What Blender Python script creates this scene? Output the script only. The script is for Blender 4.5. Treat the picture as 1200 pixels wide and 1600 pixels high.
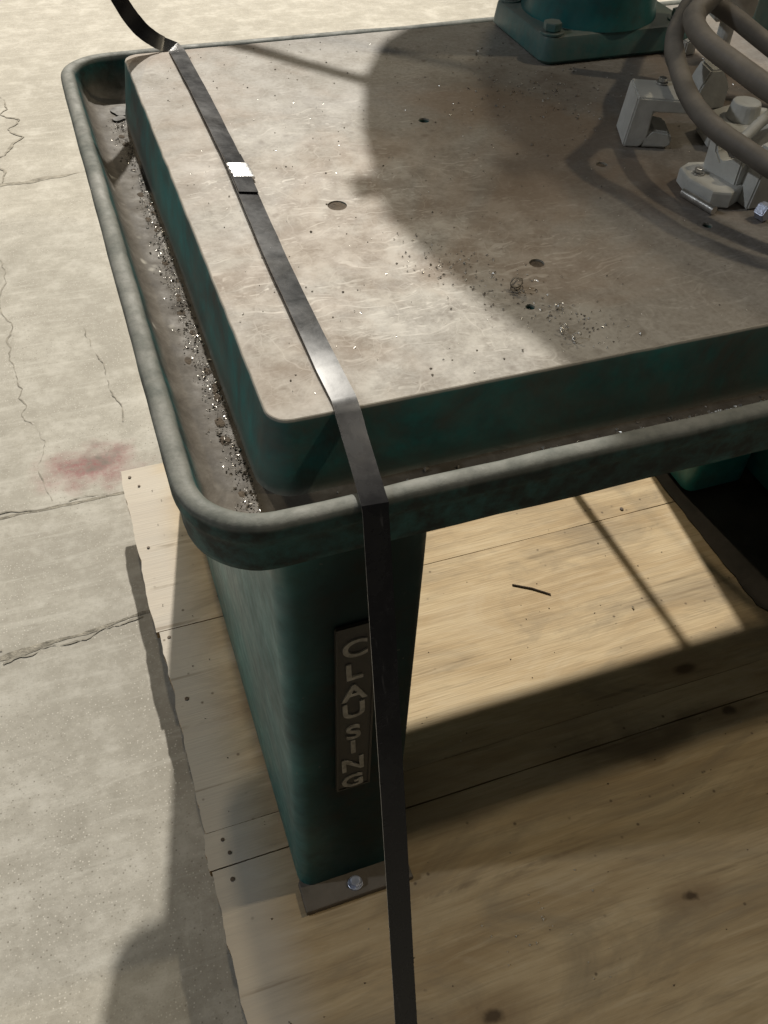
import bpy, bmesh, math, random
from mathutils import Vector, Matrix
from mathutils.noise import noise as mnoise

for o in list(bpy.data.objects):
    bpy.data.objects.remove(o)
S = bpy.context.scene
COL = S.collection
random.seed(7)
PI = math.pi

# ------------------------------------------------------------------ camera
cam = bpy.data.cameras.new('camera')
cam.sensor_width = 36.0
cam.sensor_fit = 'AUTO'
cam.lens = 36.0 * 1405.95 / 1600.0
cam.clip_start = 0.02
cam.clip_end = 200.0
co = bpy.data.objects.new('camera', cam)
COL.objects.link(co)
co.matrix_world = Matrix(((0.9422, 0.2209, -0.2521, -0.1218),
                          (-0.3334, 0.6957, -0.6363, -0.5880),
                          (0.0348, 0.6836, 0.7291, 1.4057),
                          (0, 0, 0, 1)))
S.camera = co

# ------------------------------------------------------------------ world, lamps, exposure
W = bpy.data.worlds.new('World')
S.world = W
W.use_nodes = True
W.node_tree.nodes['Background'].inputs[0].default_value = (1.0, 0.93, 0.82, 1)
W.node_tree.nodes['Background'].inputs[1].default_value = 0.062


def lamp(name, target, travel, dist, power, size, color):
    """a round warehouse lamp whose light travels along `travel` to `target`"""
    d = Vector(travel).normalized()
    l = bpy.data.lights.new(name, 'AREA')
    l.shape = 'DISK'
    l.size = size
    l.energy = power
    l.color = color
    o = bpy.data.objects.new(name, l)
    COL.objects.link(o)
    o.location = Vector(target) - d * dist
    o.rotation_euler = d.to_track_quat('-Z', 'Y').to_euler()
    return o


lamp('warehouse_lamp', (0.1, 0.4, 0.4), (-0.228, -1.05, -1.0), 12.0, 1800, 0.22, (1.0, 0.95, 0.86))
lamp('warehouse_lamp', (0.1, 0.4, 0.4), (0.0, -1.05, -1.0), 12.0, 260, 0.30, (1.0, 0.84, 0.60))
lamp('warehouse_lamp', (0.1, 0.4, 0.8), (1.22, -0.15, -1.0), 8.0, 125, 0.30, (0.90, 0.95, 1.0))
lamp('warehouse_lamp', (0.4, 0.2, 0.8), (-0.62, 0.10, -1.0), 7.0, 90, 0.26, (1.0, 0.86, 0.62))
lamp('warehouse_lamp', (0.4, 0.2, 0.8), (-0.34, -0.46, -1.0), 7.0, 72, 1.1, (1.0, 0.92, 0.78))

S.view_settings.view_transform = 'Standard'
S.view_settings.look = 'None'
S.view_settings.exposure = 0.0
S.view_settings.gamma = 1.0
S.view_settings.use_curve_mapping = False
S.render.engine = 'CYCLES'


# ------------------------------------------------------------------ node helpers
class Mat:
    def __init__(self, name):
        self.m = bpy.data.materials.new(name)
        self.m.use_nodes = True
        self.t = self.m.node_tree
        self.n = self.t.nodes
        self.b = self.n['Principled BSDF']
        self.tc = self.n.new('ShaderNodeTexCoord')
        self.geo = self.n.new('ShaderNodeNewGeometry')
        self.P = self.tc.outputs['Object']

    def link(self, a, b):
        self.t.links.new(a, b)

    def setv(self, sock, v):
        if hasattr(v, 'is_output'):
            self.link(v, sock)
        elif v is not None:
            if isinstance(v, (tuple, list)) and len(v) == 3 and sock.type == 'RGBA':
                v = (*v, 1)
            sock.default_value = v

    def map(self, scale=(1, 1, 1), loc=(0, 0, 0), rot=(0, 0, 0), vec=None):
        k = self.n.new('ShaderNodeMapping')
        self.setv(k.inputs['Vector'], vec or self.P)
        k.inputs['Scale'].default_value = scale
        k.inputs['Location'].default_value = loc
        k.inputs['Rotation'].default_value = rot
        return k.outputs[0]

    def noise(self, scale, detail=4, rough=.55, dist=0, vec=None):
        k = self.n.new('ShaderNodeTexNoise')
        self.setv(k.inputs['Vector'], vec or self.P)
        k.inputs['Scale'].default_value = scale
        k.inputs['Detail'].default_value = detail
        k.inputs['Roughness'].default_value = rough
        k.inputs['Distortion'].default_value = dist
        return k.outputs['Fac']

    def ncol(self, scale, detail=2, vec=None):
        k = self.n.new('ShaderNodeTexNoise')
        self.setv(k.inputs['Vector'], vec or self.P)
        k.inputs['Scale'].default_value = scale
        k.inputs['Detail'].default_value = detail
        return k.outputs['Color']

    def vor(self, scale, feature='F1', vec=None, rnd=1.0, out='Distance'):
        k = self.n.new('ShaderNodeTexVoronoi')
        k.feature = feature
        self.setv(k.inputs['Vector'], vec or self.P)
        k.inputs['Scale'].default_value = scale
        k.inputs['Randomness'].default_value = rnd
        return k.outputs[out]

    def ramp(self, fac, stops, interp='LINEAR'):
        k = self.n.new('ShaderNodeValToRGB')
        self.setv(k.inputs[0], fac)
        cr = k.color_ramp
        cr.interpolation = interp
        while len(cr.elements) < len(stops):
            cr.elements.new(0.5)
        for e, (p, c) in zip(cr.elements, stops):
            e.position = p
            e.color = (c, c, c, 1) if isinstance(c, (int, float)) else (*c, 1)
        return k.outputs[0]

    def mr(self, v, a, b, c=0.0, d=1.0, smooth=False):
        k = self.n.new('ShaderNodeMapRange')
        if smooth:
            k.interpolation_type = 'SMOOTHSTEP'
        self.setv(k.inputs[0], v)
        k.inputs[1].default_value = a
        k.inputs[2].default_value = b
        k.inputs[3].default_value = c
        k.inputs[4].default_value = d
        return k.outputs[0]

    def mix(self, fac, a, b, mode='MIX'):
        k = self.n.new('ShaderNodeMix')
        k.data_type = 'RGBA'
        k.blend_type = mode
        self.setv(k.inputs[0], fac)
        self.setv(k.inputs[6], a)
        self.setv(k.inputs[7], b)
        return k.outputs[2]

    def math(self, op, a, b=None, c=None, clamp=False):
        k = self.n.new('ShaderNodeMath')
        k.operation = op
        k.use_clamp = clamp
        self.setv(k.inputs[0], a)
        if b is not None:
            self.setv(k.inputs[1], b)
        if c is not None:
            self.setv(k.inputs[2], c)
        return k.outputs[0]

    def vmath(self, op, a, b=None):
        k = self.n.new('ShaderNodeVectorMath')
        k.operation = op
        self.setv(k.inputs[0], a)
        if b is not None:
            self.setv(k.inputs[1], b)
        return k.outputs['Value'] if op in ('LENGTH', 'DISTANCE', 'DOT_PRODUCT') else k.outputs[0]

    def up(self):
        k = self.n.new('ShaderNodeSeparateXYZ')
        self.link(self.geo.outputs['Normal'], k.inputs[0])
        return k.outputs[2]

    def xyz(self, vec=None):
        k = self.n.new('ShaderNodeSeparateXYZ')
        self.setv(k.inputs[0], vec or self.P)
        return k.outputs

    def warp(self, amount, scale, vec=None):
        c = self.ncol(scale, 3, vec)
        d = self.vmath('SUBTRACT', c, (.5, .5, .5))
        k = self.n.new('ShaderNodeVectorMath')
        k.operation = 'SCALE'
        self.link(d, k.inputs[0])
        k.inputs['Scale'].default_value = amount
        return self.vmath('ADD', vec or self.P, k.outputs[0])

    def blob(self, c, r, soft=.5, stretch=(1, 1, 1), warped=None, rot=0):
        """mask of a stain with a ragged outline, centred at c"""
        v = self.vmath('SUBTRACT', warped or self.P, tuple(c))
        v = self.map(scale=stretch, rot=(0, 0, rot), vec=v)
        L = self.vmath('LENGTH', v)
        return self.mr(L, r * (1 - soft), r * (1 + soft * .4), 1, 0, True)

    def bump(self, h, strength=.3, dist=.002, normal=None):
        k = self.n.new('ShaderNodeBump')
        self.setv(k.inputs['Height'], h)
        k.inputs['Strength'].default_value = strength
        k.inputs['Distance'].default_value = dist
        if normal:
            self.link(normal, k.inputs['Normal'])
        return k.outputs[0]

    def out(self, col=None, rough=None, metal=None, normal=None, spec=None):
        self.setv(self.b.inputs['Base Color'], col)
        self.setv(self.b.inputs['Roughness'], rough)
        self.setv(self.b.inputs['Metallic'], metal)
        self.setv(self.b.inputs['Normal'], normal)
        self.setv(self.b.inputs['Specular IOR Level'], spec)
        return self.m


# ------------------------------------------------------------------ materials
def mat_concrete():
    m = Mat('concrete')
    big = m.noise(1.7, 5, .65, .4)
    mid = m.noise(13, 5, .68)
    gr = m.noise(75, 4, .7)
    fine = m.noise(230, 2, .6)
    c = m.ramp(big, [(.30, (.325, .305, .262)), (.5, (.405, .383, .332)), (.72, (.475, .452, .40))])
    c = m.mix(m.mr(mid, .40, .66, 0, .6), c, (.275, .255, .215))
    c = m.mix(m.mr(mid, .48, .30, 0, .5), c, (.52, .50, .45))
    c = m.mix(m.mr(gr, .52, .72, 0, .38), c, (.27, .25, .21))
    c = m.mix(m.mr(gr, .44, .26, 0, .3), c, (.54, .52, .465))
    c = m.mix(m.mr(fine, .58, .74, 0, .4), c, (.24, .22, .185))
    # pale aggregate grains and dark pits, each with its own size
    v1 = m.vor(150)
    c = m.mix(m.math('MULTIPLY', m.mr(v1, .10, .24, 1, 0), m.mr(mid, .42, .62, .1, .85)), c, (.68, .65, .58))
    v2 = m.vor(95, vec=m.map(loc=(3.1, 1.7, 0)))
    pit = m.math('MULTIPLY', m.mr(v2, .07, .19, 1, 0), m.mr(big, .44, .58, 0, 1))
    c = m.mix(m.math('MULTIPLY', pit, .7), c, (.13, .115, .09))
    # trowel marks and scuffs run one way
    sc = m.noise(6, 5, .72, .3, m.map(scale=(.9, 8, 1), rot=(0, 0, .08)))
    c = m.mix(m.mr(sc, .54, .72, 0, .4), c, (.30, .28, .235))
    c = m.mix(m.mr(sc, .46, .34, 0, .35), c, (.53, .51, .455))
    # spilt red paint round a spalled spot
    w = m.warp(.16, 16)
    red = m.blob((-.215, 1.105, 0), .12, .8, (1, 1.6, 0), w)
    c = m.mix(m.math('MULTIPLY', red, m.mr(gr, .3, .66, .9, .35)), c, (.24, .075, .08))
    core = m.blob((-.205, 1.13, 0), .06, .7, (1, 1.3, 0), w)
    c = m.mix(m.math('MULTIPLY', core, m.mr(gr, .35, .6, .2, .85)), c, (.15, .13, .11))
    h = m.math('ADD', m.math('MULTIPLY', gr, .6), m.math('MULTIPLY', mid, .5))
    return m.out(c, .75, 0, m.bump(h, .5, .003), .3)


def mat_wood():
    m = Mat('weathered_plywood')
    oi = m.n.new('ShaderNodeObjectInfo')
    k = m.n.new('ShaderNodeVectorMath')
    k.operation = 'SCALE'
    k.inputs[0].default_value = (7.3, 3.1, 5.7)
    m.link(oi.outputs['Random'], k.inputs['Scale'])
    P0 = m.vmath('ADD', m.P, k.outputs[0])
    Pw = m.warp(.05, 3.0, P0)
    # long bands of growth rings, bent around knots
    kv = m.vor(3.1, vec=m.map(scale=(.55, 1.2, 1), vec=P0))
    knot = m.mr(kv, .02, .055, 1, 0, True)
    halo = m.mr(kv, .04, .20, 1, 0, True)
    ygrain = m.math('ADD', m.xyz(Pw)[1], m.math('MULTIPLY', halo, .05))
    cmb = m.n.new('ShaderNodeCombineXYZ')
    m.link(m.math('MULTIPLY', m.xyz(Pw)[0], .16), cmb.inputs[0])
    m.link(ygrain, cmb.inputs[1])
    g1 = m.noise(16, 5, .6, .3, cmb.outputs[0])
    g2 = m.noise(95, 4, .62, .1, m.map(scale=(.055, 1, 1), vec=Pw))
    g3 = m.noise(330, 2, .5, 0, m.map(scale=(.03, 1, 1), vec=P0))
    c = m.ramp(g1, [(.26, (.40, .285, .16)), (.42, (.495, .37, .218)), (.56, (.575, .447, .277)), (.74, (.64, .515, .33))])
    c = m.mix(m.mr(g2, .48, .74, 0, .36), c, (.33, .235, .135))
    c = m.mix(m.mr(g2, .46, .32, 0, .4), c, (.67, .55, .375))
    c = m.mix(m.mr(g3, .52, .75, 0, .30), c, (.24, .17, .10))
    # grey weathering and foot-dirt in broad patches
    wx = m.noise(3.6, 6, .7, .8, m.map(scale=(.6, 1.5, 1), vec=P0))
    c = m.mix(m.mr(wx, .48, .66, 0, .75), c, (.285, .23, .16))
    c = m.mix(m.mr(wx, .45, .30, 0, .55), c, (.64, .54, .385))
    # pale strip along the left edge: lamp light painted into the wood colour
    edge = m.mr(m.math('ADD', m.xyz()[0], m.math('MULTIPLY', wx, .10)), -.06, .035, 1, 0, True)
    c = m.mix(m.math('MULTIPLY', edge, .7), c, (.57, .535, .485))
    spk = m.math('MULTIPLY', m.mr(m.vor(36, vec=P0), .05, .13, 1, 0), m.mr(wx, .50, .56, 0, .8))
    c = m.mix(spk, c, (.10, .07, .045))
    c = m.mix(m.math('MULTIPLY', halo, .4), c, (.33, .21, .11))
    c = m.mix(m.math('MULTIPLY', knot, .85), c, (.11, .065, .035))
    chk = m.math('MULTIPLY', m.mr(m.noise(46, 2, .4, .1, m.map(scale=(.045, 1, 1), loc=(9, 3, 0), vec=P0)), .67, .72, 0, 1),
                 m.mr(wx, .47, .55, 0, .85))
    c = m.mix(m.math('MULTIPLY', chk, .55), c, (.17, .12, .07))
    wk = m.warp(.02, 40)
    for kx, ky, kr in ((.795, -.012, .011), (.546, -.274, .011), (.185, -.328, .014)):
        d = m.blob((kx, ky, 0), kr * 3.2, .9, (.55, 1.3, 0), wk)
        c = m.mix(m.math('MULTIPLY', d, .6), c, (.25, .165, .09))
        d = m.blob((kx, ky, 0), kr, .6, (.8, 1.2, 0), wk)
        c = m.mix(m.math('MULTIPLY', d, .85), c, (.07, .045, .028))
    # oily stains soaked in near the pedestals
    w = m.warp(.14, 9)
    c = m.mix(m.math('MULTIPLY', m.blob((.10, -.02, 0), .16, .9, (1, 1, 0), w), .45), c, (.16, .12, .075))
    c = m.mix(m.math('MULTIPLY', m.blob((.62, -.02, 0), .09, .9, (.45, 2.4, 0), w), .6), c, (.13, .09, .05))
    return m.out(c, .72, 0, m.bump(g3, .4, .0015), .25)


def mat_wood_edge():
    m = Mat('plywood_edge')
    z = m.noise(260, 2, .5, 0, m.map(scale=(.05, .05, 1)))
    c = m.ramp(z, [(.35, (.16, .11, .06)), (.65, (.42, .31, .19))])
    return m.out(c, .85, 0, m.bump(z, .4, .002), .2)


def mat_iron():
    """machined cast iron table top: oil film, rust bloom, scratches"""
    m = Mat('worn_cast_iron')
    W1 = m.warp(.09, 9)
    big = m.noise(3.0, 5, .65, .5)
    mid = m.noise(16, 5, .68)
    fine = m.noise(190, 3, .65)
    cl = m.noise(6, 5, .68, 0, m.map(loc=(5, 1, 0)))
    c = m.ramp(big, [(.28, (.185, .163, .138)), (.5, (.25, .231, .204)), (.72, (.30, .284, .258))])
    c = m.mix(m.mr(mid, .42, .68, 0, .55), c, (.185, .162, .135))
    c = m.mix(m.mr(cl, .50, .70, 0, .45), c, (.31, .295, .285))
    c = m.mix(m.mr(fine, .5, .72, 0, .5), c, (.15, .128, .105))
    c = m.mix(m.mr(fine, .46, .30, 0, .30), c, (.38, .365, .335))
    # scratches: short broken lines at several angles and a web of curved scuffs
    scr = None
    for i, (a, s_, th) in enumerate(((.5, 150, .69), (-.45, 175, .69), (1.25, 160, .69), (2.2, 190, .69), (-.95, 165, .69))):
        v = m.map(scale=(.035, 1, 1), rot=(0, 0, a), loc=(i * 3.3, i * 1.9, 0), vec=W1)
        l = m.mr(m.noise(s_, 1, .4, 0, v), th - .01, th + .05, 0, 1)
        scr = l if scr is None else m.math('MAXIMUM', scr, l)
    area = m.mr(cl, .42, .56, .15, 1)
    web = m.vor(13, 'DISTANCE_TO_EDGE', W1)
    web2 = m.vor(31, 'DISTANCE_TO_EDGE', m.map(loc=(2, 5, 0), vec=W1))
    wm = m.math('MAXIMUM', m.mr(web, .002, .014, .55, 0), m.mr(web2, .002, .02, .4, 0))
    front = m.blob((.17, .22, .88), .36, .8, (1.25, .8, 0), W1)
    scr = m.math('MULTIPLY', scr, m.math('MULTIPLY', area, m.math('MAXIMUM', front, .22)))
    wm = m.math('MULTIPLY', wm, m.math('MULTIPLY', m.mr(mid, .42, .56, 0, .9), m.math('MAXIMUM', front, .3)))
    scr = m.math('MAXIMUM', scr, wm)
    c = m.mix(m.math('MULTIPLY', scr, .85), c, (.60, .575, .53))
    c = m.mix(m.math('MULTIPLY', front, m.mr(m.noise(24, 5, .75), .42, .62, 0, .75)), c, (.46, .44, .40))
    # dark oil stains
    oil = m.blob((.545, .30, .88), .10, .9, (1.0, .8, 0), W1)
    oil2 = m.blob((.58, .60, .88), .16, .8, (.8, 1.1, 0), W1)
    oil3 = m.blob((.42, .33, .88), .10, .9, (.55, 1.3, 0), W1, .9)
    oilx = m.math('MAXIMUM', m.blob((1.05, .45, .88), .42, .6, (1, 1, 0), W1), m.math('MULTIPLY', m.blob((.66, .34, .88), .36, .8, (1, .8, 0), W1), .55))
    o = m.math('MAXIMUM', m.math('MAXIMUM', oil, oil2), m.math('MAXIMUM', m.math('MULTIPLY', oil3, .85), oilx))
    o = m.math('MULTIPLY', o, m.mr(mid, .28, .6, .45, .95))
    c = m.mix(m.math('MULTIPLY', o, .72), c, (.085, .066, .052))
    spots = m.math('MULTIPLY', m.mr(m.vor(34, vec=W1), .10, .24, 1, 0), m.mr(cl, .42, .52, .6, 0))
    c = m.mix(spots, c, (.12, .098, .078))
    c = m.mix(m.mr(big, .52, .40, 0, .28), c, (.26, .17, .105))
    # grime and old teal paint on the drafted sides of the casting
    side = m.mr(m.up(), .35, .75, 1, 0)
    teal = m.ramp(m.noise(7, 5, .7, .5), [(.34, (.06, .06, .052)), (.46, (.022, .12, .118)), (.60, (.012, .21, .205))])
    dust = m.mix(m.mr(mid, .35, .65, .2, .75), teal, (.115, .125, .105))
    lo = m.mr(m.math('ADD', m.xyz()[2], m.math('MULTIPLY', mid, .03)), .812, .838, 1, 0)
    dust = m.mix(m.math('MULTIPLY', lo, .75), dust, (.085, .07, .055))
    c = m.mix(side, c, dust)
    arris = m.math('MULTIPLY', m.mr(m.xyz()[2], .8770, .8782, 0, 1), m.mr(m.up(), .90, .97, 1, 0))
    c = m.mix(m.math('MULTIPLY', arris, m.mr(mid, .3, .6, .35, 1)), c, (.42, .385, .33))
    r = m.math('SUBTRACT', m.mr(mid, .3, .7, .55, .72), m.math('MULTIPLY', o, .10))
    h = m.math('ADD', m.math('MULTIPLY', mid, .5), m.math('MULTIPLY', fine, .35))
    return m.out(c, r, 0, m.bump(h, .25, .0012), .35)


def mat_paint(name, dusty=.35, seed=0, worn=.0):
    """old teal machine enamel under workshop dust"""
    m = Mat(name)
    L = (seed * 1.7, seed * .9, seed * .4)
    n1 = m.noise(6, 6, .65, .4, m.map(loc=L))
    n2 = m.noise(34, 5, .65, .2, m.map(loc=L))
    c = m.ramp(n1, [(.30, (.006, .070, .073)), (.50, (.006, .125, .13)), (.72, (.010, .19, .19))])
    c = m.mix(m.mr(n2, .46, .72, 0, .5), c, (.030, .044, .038))
    if seed == 0:      # grime with painted shade darkening the front of the pedestal
        grime_shade = m.blob((.078, -.085, .45), .46, .55, (4.2, 1.0, .72), m.warp(.05, 7))
    up = m.up()
    d = m.math('ADD', m.mr(up, .1, .85, 0, .8), m.mr(m.noise(11, 6, .7, .3, m.map(scale=(1, 1, .45), loc=L)), .4, .72, 0, dusty))
    d = m.math('MULTIPLY', d, m.mr(n2, .25, .6, .6, 1), clamp=True)
    c = m.mix(d, c, (.135, .158, .138))
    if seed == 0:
        c = m.mix(m.math('MULTIPLY', grime_shade, m.mr(n2, .3, .6, 1, .85)), c, (.011, .0125, .011))
    # chips down to primer and iron
    chip = m.math('MULTIPLY', m.mr(m.vor(60, vec=m.warp(.03, 40)), .05, .12, 1, 0), m.mr(n1, .5, .62, 0, .8))
    c = m.mix(chip, c, (.12, .11, .095))
    if worn:
        c = m.mix(m.mr(m.noise(45, 5, .7), .40, .65, worn * .4, worn), c, (.20, .195, .175))
    h = m.math('ADD', m.math('MULTIPLY', m.noise(70, 4, .6), .6), m.math('MULTIPLY', m.noise(14, 3), .8))
    r = m.mr(n2, .3, .7, .28, .48)
    sp = .5
    if seed == 0:
        r = m.math('ADD', r, m.math('MULTIPLY', grime_shade, .3))
        sp = m.mr(grime_shade, 0, 1, .5, .12)
    return m.out(c, r, 0, m.bump(h, .22, .002), sp)


def mat_tray():
    """cast tray: worn grey bead, teal sides, brown sludge on the trough floor"""
    m = Mat('cast_tray')
    x, y, z = m.xyz()
    n1 = m.noise(7, 6, .65, .4)
    n2 = m.noise(38, 5, .65)
    paint = m.ramp(n1, [(.30, (.010, .060, .060)), (.55, (.010, .105, .105)), (.75, (.02, .14, .138))])
    paint = m.mix(m.mr(n2, .34, .60, .35, .95), paint, (.012, .017, .015))
    bead = m.math('ADD', z, m.math('MULTIPLY', m.math('SUBTRACT', m.noise(20, 5, .7), .5), .006))
    bm_ = m.math('MULTIPLY', m.mr(bead, .8475, .8520, 0, 1), m.mr(m.up(), .15, .6, 0, 1))
    bm_ = m.math('MAXIMUM', bm_, m.math('MULTIPLY', m.mr(bead, .846, .850, 0, 1), m.mr(m.up(), -.05, .3, 0, .8)))
    beadc = m.ramp(m.noise(17, 5, .7), [(.3, (.085, .095, .085)), (.5, (.145, .15, .135)), (.72, (.205, .205, .19))])
    beadc = m.mix(m.mr(n2, .48, .68, 0, .42), beadc, (.06, .066, .06))
    c = m.mix(bm_, paint, beadc)
    low = m.mr(m.math('ADD', z, m.math('MULTIPLY', m.math('SUBTRACT', m.noise(26, 5, .7), .5), .022)), .816, .842, 1, 0)
    lowup = m.math('MULTIPLY', low, m.mr(m.up(), .02, .25, 0, 1))
    dirt = m.ramp(m.noise(24, 6, .7, .4), [(.32, (.055, .046, .037)), (.52, (.095, .083, .069)), (.72, (.155, .141, .122))])
    pale = m.math('MULTIPLY', m.mr(m.vor(42, vec=m.warp(.02, 30)), .08, .25, 1, 0), m.mr(m.noise(8, 3), .5, .65, 0, .7))
    dirt = m.mix(pale, dirt, (.36, .34, .30))
    c = m.mix(lowup, c, dirt)
    h = m.math('ADD', m.math('MULTIPLY', m.noise(90, 4, .65), .7), m.math('MULTIPLY', m.noise(22, 4), 1.0))
    return m.out(c, m.mr(n2, .3, .7, .55, .8), 0, m.bump(h, .38, .0022), .35)


def mat_simple(name, col, rough, metal=0, var=.25, scale=30, dustcol=None, dust=0, bump=.2, bdist=.001, spec=.5):
    m = Mat(name)
    n = m.noise(scale, 5, .65, .2)
    lo = tuple(v * (1 - var) for v in col)
    hi = tuple(min(1, v * (1 + var)) for v in col)
    c = m.ramp(n, [(.3, lo), (.7, hi)])
    if dustcol:
        f = m.math('MULTIPLY', m.mr(m.up(), -.1, .8, .15, 1), m.mr(m.noise(scale * .6, 5, .7), .3, .65, dust * .3, dust))
        c = m.mix(f, c, dustcol)
    return m.out(c, m.mr(n, .3, .7, rough * .85, min(1, rough * 1.2)), metal,
                 m.bump(m.noise(scale * 5, 3), bump, bdist), spec)


def mat_strap():
    m = Mat('blued_steel_strap')
    n = m.noise(24, 5, .7, .3)
    c = m.ramp(n, [(.3, (.007, .0073, .009)), (.7, (.016, .0165, .019))])
    scuff = m.math('MULTIPLY', m.mr(m.noise(120, 3, .6, 0, m.map(scale=(1, .12, .12))), .62, .74, 0, .5), m.mr(m.noise(7, 3), .46, .6, 0, 1))
    c = m.mix(scuff, c, (.17, .17, .18))
    c = m.mix(m.math('MULTIPLY', m.mr(m.up(), .6, .95, 0, 1), m.mr(m.noise(15, 5, .7), .48, .72, 0, .28)), c, (.10, .094, .085))
    return m.out(c, m.mr(n, .3, .7, .20, .32), .0, m.bump(m.noise(60, 3), .03, .001), .30)


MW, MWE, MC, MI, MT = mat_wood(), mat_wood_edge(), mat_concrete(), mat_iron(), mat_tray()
MP = mat_paint('teal_enamel', .24, 0)
MPD = mat_paint('dusty_teal_enamel', .55, 3)
MF = mat_paint('grimy_teal_enamel', .75, 5, .35)
MS = mat_strap()
MSEAL = mat_simple('bright_tinplate', (.72, .72, .72), .34, .75, .12, 60, bump=.35, bdist=.0012)
MSTEEL = mat_simple('bare_steel', (.55, .54, .52), .3, .9, .25, 80)
MZINC = mat_simple('zinc_plated', (.50, .54, .66), .34, .7, .15, 90)
MEDGE = mat_simple('worn_strap_edge', (.42, .40, .37), .4, .6, .5, 200)
MALU = mat_simple('grey_casting', (.54, .55, .53), .6, 0, .2, 26, (.42, .39, .335), .5, .45, .0012, .35)
MALW = mat_simple('pale_dusty_casting', (.50, .48, .43), .7, 0, .25, 40, (.55, .52, .46), .6, .4)
MHOSE = mat_simple('dusty_rubber', (.10, .093, .083), .62, 0, .3, 22, (.255, .225, .19), .95, .35, .0012, .35)
MBLK = mat_simple('black_sludge', (.018, .015, .012), .6, 0, .3, 50)
MDIRT = mat_simple('packed_dirt', (.095, .076, .058), .85, 0, .4, 120, bump=.6, bdist=.002, spec=.2)
MRUST = mat_simple('foot_iron', (.135, .115, .095), .7, 0, .35, 30, (.16, .14, .115), .7, .5, .002, .3)
MLET = mat_simple('bare_letter_metal', (.27, .255, .22), .5, .2, .45, 90)
MPLATE = mat_simple('grimy_name_plate', (.034, .031, .024), .6, 0, .35, 60)
MSHEET = mat_simple('dark_sheet', (.050, .042, .034), .6, 0, .5, 9, bump=.5, bdist=.003)
MJOINT = mat_simple('joint_filler', (.26, .24, .20), .9, 0, .5, 45, bump=.8, bdist=.004, spec=.15)
MCRACK = mat_simple('crack_dirt', (.285, .265, .225), .95, 0, .4, 40, spec=.1)
MCHIP = mat_simple('steel_chips', (.72, .70, .66), .28, .75, .3, 300)
MCHIPD = mat_simple('dark_chips', (.19, .165, .135), .6, .1, .5, 200)
MSAW = mat_simple('wood_splinter', (.62, .55, .43), .8, 0, .3, 100)
MNAIL = mat_simple('rusty_nail', (.10, .075, .055), .6, .4, .4, 150)


# ------------------------------------------------------------------ mesh helpers
def obj(name, bm, mat, parent=None, smooth=False, angle=None):
    me = bpy.data.meshes.new(name)
    bm.normal_update()
    bm.to_mesh(me)
    bm.free()
    return objm(name, me, mat, parent, smooth, angle)


def objm(name, me, mat, parent=None, smooth=False, angle=None):
    for mm in (mat if isinstance(mat, (list, tuple)) else [mat]):
        if mm:
            me.materials.append(mm)
    o = bpy.data.objects.new(name, me)
    COL.objects.link(o)
    if smooth:
        me.shade_smooth()
        if angle:
            me.set_sharp_from_angle(angle=math.radians(angle))
    if parent:
        o.parent = parent
        p, off = parent, Vector((0, 0, 0))
        while p:
            off += p.location
            p = p.parent
        o.location = -off      # meshes are modelled in world coordinates
    return o


def thing(name, loc, label, cat, group=None):
    o = bpy.data.objects.new(name, None)
    o.empty_display_size = .05
    COL.objects.link(o)
    o.location = loc
    tag(o, label, cat, group)
    return o


def tag(o, label, cat, group=None):
    o['label'] = label
    o['category'] = cat
    if group:
        o['group'] = group
    return o


def struct(o):
    o['kind'] = 'structure'
    return o


def rrect(x0, x1, y0, y1, r, n=8):
    """rounded rectangle outline, counter-clockwise"""
    pts = []
    for cx, cy, a0 in ((x1 - r, y0 + r, -PI / 2), (x1 - r, y1 - r, 0), (x0 + r, y1 - r, PI / 2), (x0 + r, y0 + r, PI)):
        for i in range(n + 1):
            a = a0 + PI / 2 * i / n
            pts.append((cx + r * math.cos(a), cy + r * math.sin(a)))
    return pts


def loft(bm, rings, close_top=False, close_bottom=False, closed=True):
    vr = [[bm.verts.new(p) for p in r] for r in rings]
    n = len(vr[0])
    for a, b in zip(vr, vr[1:]):
        for i in range(n if closed else n - 1):
            j = (i + 1) % n
            bm.faces.new((a[i], a[j], b[j], b[i]))
    if close_top:
        bm.faces.new(vr[-1])
    if close_bottom:
        bm.faces.new(list(reversed(vr[0])))
    return vr


def prism(bm, outline, z0, z1, bev=.002, draft=0.0):
    """solid from a plan outline with small bevels"""
    c = Vector((sum(p[0] for p in outline) / len(outline), sum(p[1] for p in outline) / len(outline)))

    def ring(z, ins):
        out = []
        n = len(outline)
        for i in range(n):
            p = Vector(outline[i])
            a = (p - Vector(outline[i - 1]))
            b = (Vector(outline[(i + 1) % n]) - p)
            if a.length < 1e-7 or b.length < 1e-7:
                nn = (p - c).normalized()
                k = 1
            else:
                na = Vector((a.y, -a.x)).normalized()
                nb = Vector((b.y, -b.x)).normalized()
                nn = (na + nb).normalized()
                k = 1 / max(.5, nn.dot(na))
            q = p - nn * ins * k
            out.append((q.x, q.y, z))
        return out
    rings = [ring(z0, bev - draft), ring(z0 + bev, -draft), ring(z1 - bev, 0), ring(z1 - bev * .3, bev * .3), ring(z1, bev)]
    loft(bm, rings, True, True)


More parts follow.
